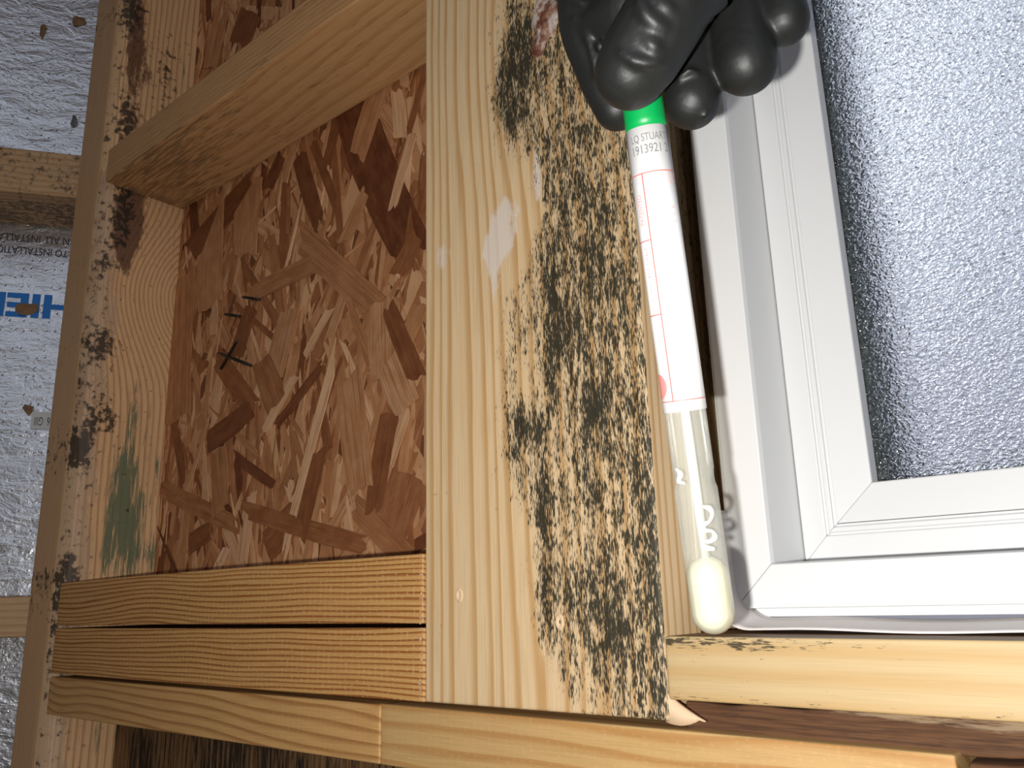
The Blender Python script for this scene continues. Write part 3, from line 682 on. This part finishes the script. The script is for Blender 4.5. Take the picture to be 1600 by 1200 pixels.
gf = lambda seed, mo: (lambda V: {'ring': V[:, 2] / 7 + V[:, 1] / 9 + 0.6 * fbm(V / 40, 2, seed), 'mold': mo * (.3 + fbm(V / 18, 2, seed)) + 0.2 * (V[:, 1] > 20)})
panel_box('girt_board', -600, SR, 0, 90, z_b, z_a, (4, 3, 2), 2, M_girt, gf(3, .45), 'dirty girt board crossing the foil near the top left', 'board')
z_c, z_d = hit(20, 932, 0)[1], hit(20, 996, 0)[1]
panel_box('girt_board', -600, SR, 0, 90, z_d, z_c, (6, 4, 2), 2, M_girt, gf(13, 0.0), 'clean pale girt board crossing the foil near the bottom left', 'board')

def text_geo(body, size, bold=0.0):
    cu = bpy.data.curves.new('t', 'FONT'); cu.body = body; cu.size = size; cu.align_x = 'CENTER'; cu.align_y = 'CENTER'; cu.resolution_u = 3; cu.offset = bold
    ob = bpy.data.objects.new('t', cu); COL.objects.link(ob); dg = bpy.context.evaluated_depsgraph_get(); dg.update()
    me = bpy.data.meshes.new_from_object(ob.evaluated_get(dg))
    V = np.array([v.co[:] for v in me.vertices]).reshape(-1, 3); F = [list(p.vertices) for p in me.polygons]
    bpy.data.objects.remove(ob); bpy.data.curves.remove(cu); bpy.data.meshes.remove(me); return V, F
def foil_text(name, body, s, z, height, width, mat, dep=91.2):
    V, F = text_geo(body, 1.0, 0.035 if name == 'blue_lettering' else 0.0); w = np.ptp(V[:, 0]); h = np.ptp(V[:, 1]); V = V - (V.max(0) + V.min(0)) / 2
    # printed upside down
    Q = np.array([panel(s - v[0] * width / w, dep, z - v[1] * height / h) for v in V])
    return new_mesh(name, Q, [f[::-1] for f in F], mat, fo, smooth=False)
bpy.context.view_layer.update()
fo_m = fo.matrix_basis.copy()
def reparent_fix(o):           # children of the turned panel: undo its turn
    o.parent = fo; o.location = (0, 0, 0)
    o.matrix_parent_inverse = fo_m.inverted()
def foil_child(o, wpos): reparent_fix(o); o.location = wpos
def place_text(*a, **k):
    o = foil_text(*a, **k); wp = o.location + fo_m.translation; foil_child(o, wp); return o
sA, zA = hit(57, 478, 91.2); h_b = hit(57, 459, 91.2)[1] - hit(57, 497, 91.2)[1]
sE, sH = hit(8, 480, 91.2)[0], hit(116, 480, 91.2)[0]
wl = (sH - sE) / 2.62                        # one letter pitch
place_text('blue_lettering', 'SHIELD', sA + wl * -0.52, zA, h_b, wl * 5.6, M_blue)
sB, zB = hit(40, 372, 91.2); hb = hit(40, 366, 91.2)[1] - hit(40, 377, 91.2)[1]
place_text('small_print', 'N ALL INSTALLATION', hit(34, 371, 91.2)[0], zB, hb, abs(hit(110, 376, 91.2)[0] - hit(-40, 364, 91.2)[0]), M_print)
place_text('small_print', 'TO INSTALLATION', hit(45, 393, 91.2)[0], hit(45, 392, 91.2)[1], hb, abs(hit(108, 396, 91.2)[0] - hit(-14, 384, 91.2)[0]), M_print)
# torn spots
for k, (px, py, w_, h_) in enumerate([(122, 33, 12, 12), (67, 48, 6, 14), (41, 482, 16, 14), (44, 640, 10, 9), (116, 188, 7, 12)]):
    s, z = hit(px, py, 90.5); r = random.Random(k); V = [panel(s, 88.0, z)]; n = 9; m_ = 0.75
    for j in range(n):
        a = 2 * math.pi * j / n; q = r.uniform(0.55, 1.2); V.append(panel(s + w_ * m_ * q * math.cos(a), 91.4 - 4 * (j % 3 == 0), z + h_ * m_ * q * math.sin(a)))
    o = new_mesh('torn_spot', V, [[0, 1 + (j + 1) % n, 1 + j] for j in range(n)], M_tear if k < 4 else M_ink, fo, smooth=False)
    foil_child(o, o.location + fo_m.translation)
s, z = hit(62, 657, 90); V = [panel(s + a, b, z + c_) for a in (-9, 14) for b in (90.2, 91) for c_ in (-10, 10)]
tagp = new_mesh('paper_tag', V, [[0, 1, 3, 2], [4, 6, 7, 5], [0, 4, 5, 1], [2, 3, 7, 6], [0, 2, 6, 4], [1, 5, 7, 3]], M_tag, smooth=False)
tag(tagp, 'small white paper tag with black print stuck on the foil', 'tag')
for body, dx, w_ in (('GIII', -3, 9), ('6', 7, 3)):
    V, F = text_geo(body, 1.0); V = V - (V.max(0) + V.min(0)) / 2; wq, hq = np.ptp(V[:, 0]), np.ptp(V[:, 1])
    Q = np.array([panel(s - v[0] * w_ / wq + dx + 2, 89.9, z - v[1] * 10 / hq - 1) for v in V]); new_mesh('tag_print', Q, [f[::-1] for f in F], M_print, tagp, smooth=False)

# ================================================================== PLASTIC FLASHING STRIP curling round the window corner
V, F = [], []
path = []
for t in np.linspace(0, 1, 10): path.append((-182.5 + 0.3 * t, 40 - 34 * t))
for t in np.linspace(0.08, 1, 12):
    a = math.pi + t * math.pi / 2; path.append((-164 + 18.2 * math.cos(a), 6 + 20.5 * math.sin(a)))
for t in np.linspace(0.02, 1, 60): path.append((-164 + 580 * t, -14.6 + 0.7 * math.sin(t * 38) * (1 - t) ** 2))
n = len(path); NCS = 6
for i, (x, z) in enumerate(path):
    a = np.array(path[max(i - 1, 0)]); b = np.array(path[min(i + 1, n - 1)]); t = (b - a) / np.linalg.norm(b - a); nn = np.array([-t[1], t[0]])   # inward
    w_ = 1.0 if i > 16 else 0.35 + 0.65 * i / 16
    for q in range(NCS):
        v = q / (NCS - 1); yy = 56 - (6 + 24 * w_) * v; lift = 3.8 * (1 - v) ** 1.6
        V.append((x + nn[0] * lift, yy, z + nn[1] * lift - (0.006 * (x + 190) if i > 21 else 0)))
for i in range(n - 1):
    for q in range(NCS - 1): F.append([i * NCS + q, i * NCS + q + 1, (i + 1) * NCS + q + 1, (i + 1) * NCS + q])
o = new_mesh('flashing_strip', V, F, M_fin); sd = o.modifiers.new('thickness', 'SOLIDIFY'); sd.thickness = 0.0007; sd.offset = 0
tag(o, 'white plastic flashing strip curling around the lower window corner', 'strip')

# ================================================================== SWAB TUBE
TT, TB = pz(1010, 205, 291), pz(1118.5, 990, 286)
TL = np.linalg.norm(TB - TT); TA = (TB - TT) / TL                       # axis, pointing down
view = np.array([0, -DW * 1000, 0]) - (TT + TB) / 2; view /= np.linalg.norm(view)
TU = view - TA * (view @ TA); TU /= np.linalg.norm(TU)                   # the side that carries the print
TS = np.cross(TA, TU)
if (CM[0] @ TS) < 0: TS = -TS                                            # to the right of the print
def tp(s, r, a): return TT + TA * s + r * (math.cos(a) * TU + math.sin(a) * TS)
swab = empty('swab_tube', TB, 'culture swab tube with a green cap and white label, held before the window', 'tube')
def lathe(name, prof, mat, seg=40, close=False, smooth=True):
    V = [tp(s, r, 2 * math.pi * j / seg) for s, r in prof for j in range(seg)]
    F = [[i * seg + j, i * seg + (j + 1) % seg, (i + 1) * seg + (j + 1) % seg, (i + 1) * seg + j] for i in range(len(prof) - 1) for j in range(seg)]
    # make the faces look outward
    a, b, c_ = (np.array(V[k]) for k in F[seg // 3][:3]); 
    nrm = np.cross(b - a, c_ - a); mid = (a + b) / 2; ax = TT + TA * ((mid - TT) @ TA)
    if nrm @ (mid - ax) < 0: F = [f[::-1] for f in F]
    o = new_mesh(name, V, F, mat, swab, smooth=smooth)
    return o
R = 7.35
k_ = TL / 785.0                                                            # mm of tube per picture row, nearly even
lathe('cap', [(-27, 0.05), (-27, R - 1.2), (-26, R - .2), (-3, R - .15), (0.2, R - .15), (0.2, R - 1.0)], M_green)
LB = 440 * k_
LABEL = lathe('label', [(0, R - .9), (0, R + .05), (LB, R + .12), (LB, R - .6)], M_label, 56)
body = [(LB - 4, R - .35), (LB, R - .25), (530 * k_, R - .25), (537 * k_, R - .55), (552 * k_, R - .6), (562 * k_, R + .0), (575 * k_, R + .05)]
tip0 = TL - (R + .1)
body += [(tip0, R + .1)] + [(tip0 + (R + .1) * math.sin(a), max(0.05, (R + .1) * math.cos(a))) for a in np.linspace(.12, math.pi / 2, 12)]
o = lathe('tube_body', body, M_clear, 48); o['label'] = 'clear plastic tube end'
lathe('swab_stick', [(LB - 8, 0.05), (LB - 8, 1.7), (700 * k_, 1.7), (690 * k_, 0.05)], M_stick, 16)  # stick widened to stand in for the flash highlight along the tube
t0 = 672 * k_; rr_ = R - .05
lathe('foam_tip', [(t0 - 1, .05), (t0 - 1, 2.6), (t0 + 0.6, rr_ - 2.0), (t0 + 3, rr_ - .5), (t0 + 6, rr_)] + [(tip0 + (rr_) * math.sin(a), max(0.05, rr_ * math.cos(a))) for a in np.linspace(0, math.pi / 2, 10)], M_cream, 32)
# crushed ampoule curled inside the tube
def in_tube(px, py, front): return TT + TA * ((py - 205) * k_) + TS * ((px - (1010 + (py - 205) * 0.1382)) * 0.223) + TU * front
for pts_ in ([(1099, 793), (1108, 796), (1112, 806), (1107, 816), (1098, 820), (1101, 828), (1112, 831), (1116, 840), (1108, 846), (1098, 845), (1100, 854), (1113, 857)], [(1058, 732), (1064, 740), (1061, 750), (1069, 754)]):
    V, F = ball_chain([(in_tube(a, b, 3.5 + 0.6 * (q % 2)), (0.6, 1.1, 0.8)[q % 3]) for q, (a, b) in enumerate(pts_)], 4, 8)
    new_mesh('crushed_ampoule', V, F, M_stick, swab)
# print wrapped on the label
RP = R + 0.16
bpy.context.view_layer.update()
LABEL_INV = (Matrix.Translation(swab.location) @ Matrix.Translation(LABEL.location)).inverted()
def stick_on(o):
    o.parent = LABEL; o.matrix_parent_inverse = LABEL_INV; return o
def px_ang(px, py):
    axc = 1010 + (py - 205) * 0.1382; return math.asin(max(-.98, min(.98, (px - axc) / 33.0)))
def wrap_text(name, body, size_h, size_w, s, a0, mat, turn=0):
    V, F = text_geo(body, 1.0); V = V - (V.max(0) + V.min(0)) / 2; wq, hq = np.ptp(V[:, 0]), np.ptp(V[:, 1])
    Q = []
    for v in V:
        x, y = v[0] * size_w / wq, v[1] * size_h / hq
        if turn: x, y = -y, x                               # reads upward
        Q.append(tp(s - y, RP, a0 + x / RP))
    return stick_on(new_mesh(name, Q, F, mat, None, smooth=False))
def ring_line(s, a0, a1, w_, mat, name='print_rule'):
    n = 14; V = []
    for i in range(n + 1):
        a = a0 + (a1 - a0) * i / n; V += [tp(s - w_ / 2, RP, a), tp(s + w_ / 2, RP, a)]
    return stick_on(new_mesh(name, V, [[2 * i, 2 * i + 2, 2 * i + 3, 2 * i + 1] for i in range(n)], mat, None, smooth=False))
def long_line(a, s0, s1, w_, mat, name='print_rule'):
    V = [tp(s, RP, a + q / RP) for s in (s0, s1) for q in (-w_ / 2, w_ / 2)]
    return stick_on(new_mesh(name, V, [[0, 1, 3, 2]], mat, None, smooth=False))
def sv(py): return (py - 205) * k_
wrap_text('dot_matrix_print', 'LQ STUART', 3.1, 13.4, sv(224), 0.08, M_ink)
wrap_text('dot_matrix_print', '1913921 2', 3.1, 13.4, sv(241), 0.10, M_ink)
AL = px_ang(1005, 280)                                        # long red rule
ring_line(sv(277), -1.35, 1.45, 0.35, M_red)
long_line(AL, sv(277), sv(628), 0.42, M_red)
ring_line(sv(379), -1.35, AL, 0.35, M_red); ring_line(sv(494), -1.35, AL, 0.35, M_red); ring_line(sv(628), -1.35, 1.45, 0.30, M_red)
wrap_text('red_print', 'PATENTED', 2.1, 10.5, sv(331), AL - 0.36, M_pink, 1)
wrap_text('red_print', 'USE ONLY', 1.4, 10.5, sv(412), AL - 0.38, M_pink, 1)
wrap_text('faded_print', 'lll ll llll ll', 1.0, 13, sv(462), AL - 0.38, M_paleink, 1)
wrap_text('faded_print', 'l l l l l l l l l', 0.5, 19, sv(545), AL - 0.30, M_paleink, 1)
for a, s in ((0.78, 283), (1.10, 283)):                        # tick boxes
    s = sv(s) ; q = 1.9
    for (da, ds, da2, ds2) in ((0, 0, q, 0), (0, q, q, q)): ring_line(s + ds, a + da / RP, a + da2 / RP, 0.18, M_paleink, 'tick_box')
    for da in (0, q): long_line(a + da / RP, s, s + q, 0.18, M_paleink, 'tick_box')
wrap_text('red_print', 'M', 1.0, 0.9, sv(296), 0.90, M_pink); wrap_text('red_print', 'W', 1.0, 0.9, sv(297), 1.22, M_pink)
for body_, s, a in (('8', 334, .82), ('0', 345, .84), ('L', 355, .80), ('Z', 391, .80)): wrap_text('faded_print', body_, 1.2, .9, sv(s), a, M_paleink, 1)
wrap_text('faded_print', 'l l l l l l l l l l l l l l', 0.35, 26, sv(560), 0.62, M_paleink, 1)
# red round emblem at the lower left of the label
n = 24; V = [tp(sv(604), RP, -1.30)]
for i in range(1, 6):
    for j in range(n):
        a = 2 * math.pi * j / n; V.append(tp(sv(604) + 0.88 * i * math.sin(a), RP, -1.30 + 0.116 * i * math.cos(a)))
F = [[0, 1 + j, 1 + (j + 1) % n] for j in range(n)] + [[1 + i * n + j, 1 + (i + 1) * n + j, 1 + (i + 1) * n + (j + 1) % n, 1 + i * n + (j + 1) % n] for i in range(4) for j in range(n)]
stick_on(new_mesh('round_emblem', V, F, M_pink, None, smooth=False))

# ================================================================== GLOVED HAND
def merge(parts):
    V, F, n = [], [], 0
    for v, f in parts: V.append(np.asarray(v)); F += [[i + n for i in q] for q in f]; n += len(v)
    return np.concatenate(V), F
hand = [
    # thumb across the front of the cap
    [(pz(986, 113, 268), 12.0), (pz(1003, 84, 266), 13.2), (pz(1040, 22, 264), 13.4), (pz(1085, -60, 268), 14.0), (pz(1140, -170, 282), 16.0), (pz(1190, -310, 308), 18.0)],
    # index behind the cap, to the left
    [(pz(964, 168, 304), 8.6), (pz(944, 112, 305), 10.2), (pz(921, 30, 306), 11.6), (pz(925, -70, 308), 12.4), (pz(950, -180, 318), 12.0), (pz(985, -290, 330), 12.5)],
    [(pz(930, 40, 300), 8.0), (pz(985, 10, 285), 10.0), (pz(1030, -40, 280), 10.0)],
    # middle
    [(pz(1081, 158, 299), 10.2), (pz(1076, 100, 303), 10.2), (pz(1078, 20, 309), 10.4), (pz(1085, -90, 316), 10.5), (pz(1080, -275, 335), 13.0)],
    # ring
    [(pz(1165, 99, 292), 11.2), (pz(1156, 50, 297), 11.2), (pz(1148, -20, 305), 11.0), (pz(1158, -110, 314), 10.5), (pz(1165, -275, 332), 13.0)],
    # little finger
    [(pz(1224, 32, 292), 9.2), (pz(1212, -10, 297), 9.6), (pz(1206, -60, 303), 9.8), (pz(1225, -140, 312), 9.5), (pz(1250, -275, 328), 12.0)],
    # palm and wrist
    [(pz(985, -290, 330), 12.5), (pz(1060, -460, 340), 15), (pz(1130, -640, 346), 17), (pz(1190, -900, 354), 24), (pz(1290, -1300, 368), 30)],
    [(pz(1080, -275, 335), 13), (pz(1115, -450, 342), 17), (pz(1155, -640, 346), 18)],
    [(pz(1165, -275, 332), 13), (pz(1175, -450, 340), 17), (pz(1185, -640, 346), 18)],
    [(pz(1250, -275, 328), 12), (pz(1240, -450, 336), 16), (pz(1215, -640, 345), 17), (pz(1270, -900, 354), 22), (pz(1370, -1300, 368), 28)],
    [(pz(1190, -310, 308), 18), (pz(1190, -470, 324), 19), (pz(1180, -640, 342), 18)],
    [(pz(985, -290, 332), 12), (pz(1080, -280, 336), 13), (pz(1165, -280, 334), 13), (pz(1250, -280, 330), 12)],
    [(pz(1040, -400, 338), 14), (pz(1130, -400, 340), 15), (pz(1235, -400, 336), 14)],
    [(pz(1090, -60, 300), 10), (pz(1140, -150, 308), 14), (pz(1170, -280, 318), 16)],
]
parts = [ball_chain(h) for h in hand]
# folds of loose glove: thin ridges
def fold(pts, r0=1.5): 
    n = len(pts); return ball_chain([(p, r0 * (0.45 + 0.55 * math.sin(math.pi * (i + .5) / n))) for i, p in enumerate(pts)], 5, 10)
def tz(px, py, Z, d): return pz(px, py, Z - d)
FOLDS = [
    ([pz(1000, 4, 252.6), pz(1012, 26, 252.0), pz(1032, 42, 253.0), pz(1058, 47, 256)], 2.9),
    ([pz(1024, -4, 252.0), pz(1042, 14, 252.0), pz(1066, 26, 255)], 2.6),
    ([pz(1006, 56, 254.0), pz(1020, 72, 254.0), pz(1038, 82, 256)], 2.6),
    ([pz(972, 84, 256.0), pz(998, 97, 254.8), pz(1030, 98, 256.6), pz(1062, 84, 261.6), pz(1080, 62, 264)], 2.2),
    ([pz(1045, -22, 252.2), pz(1075, 6, 255.2), pz(1105, 14, 260.5), pz(1130, 4, 267)], 3.0),
    ([pz(1016, -34, 251), pz(1060, -18, 253.4), pz(1100, -18, 259)], 2.8),
    ([pz(1078, 44, 260), pz(1092, 34, 263), pz(1110, 30, 268)], 1.8),
    ([pz(908, 34, 296), pz(920, 62, 293.8), pz(929, 96, 293.6), pz(931, 118, 295)], 1.8),
    ([pz(896, 30, 297), pz(915, 33, 294), pz(935, 31, 290)], 1.6),
    ([pz(928, 118, 295.5), pz(938, 96, 292.5), pz(944, 64, 290)], 1.3),
    ([pz(890, -6, 297), pz(910, 6, 293.6), pz(934, 4, 291)], 1.7),
    ([pz(1060, 122, 291), pz(1076, 110, 289.0), pz(1096, 116, 290.6)], 1.1),
    ([pz(1128, 64, 288), pz(1146, 44, 286.6), pz(1172, 46, 288.0)], 1.0),
    ([pz(1134, 8, 294), pz(1120, 22, 295), pz(1104, 34, 297)], 1.7),
    ([pz(1112, 168, 294), pz(1104, 182, 291.5), pz(1090, 190, 290.2)], 0.8),
]
parts += [fold([np.array(q) for q in p], r) for p, r in FOLDS]
V, F = merge(parts)
ho = new_mesh('gloved_hand', V, F, M_glove, None, pz(985, 150, 290))
rm = ho.modifiers.new('skin', 'REMESH'); rm.mode = 'VOXEL'; rm.voxel_size = 0.0009; rm.use_smooth_shade = True
sm = ho.modifiers.new('relax', 'SMOOTH'); sm.factor = 0.5; sm.iterations = 9
tag(ho, 'hand in a black nitrile glove pinching the green cap', 'hand')
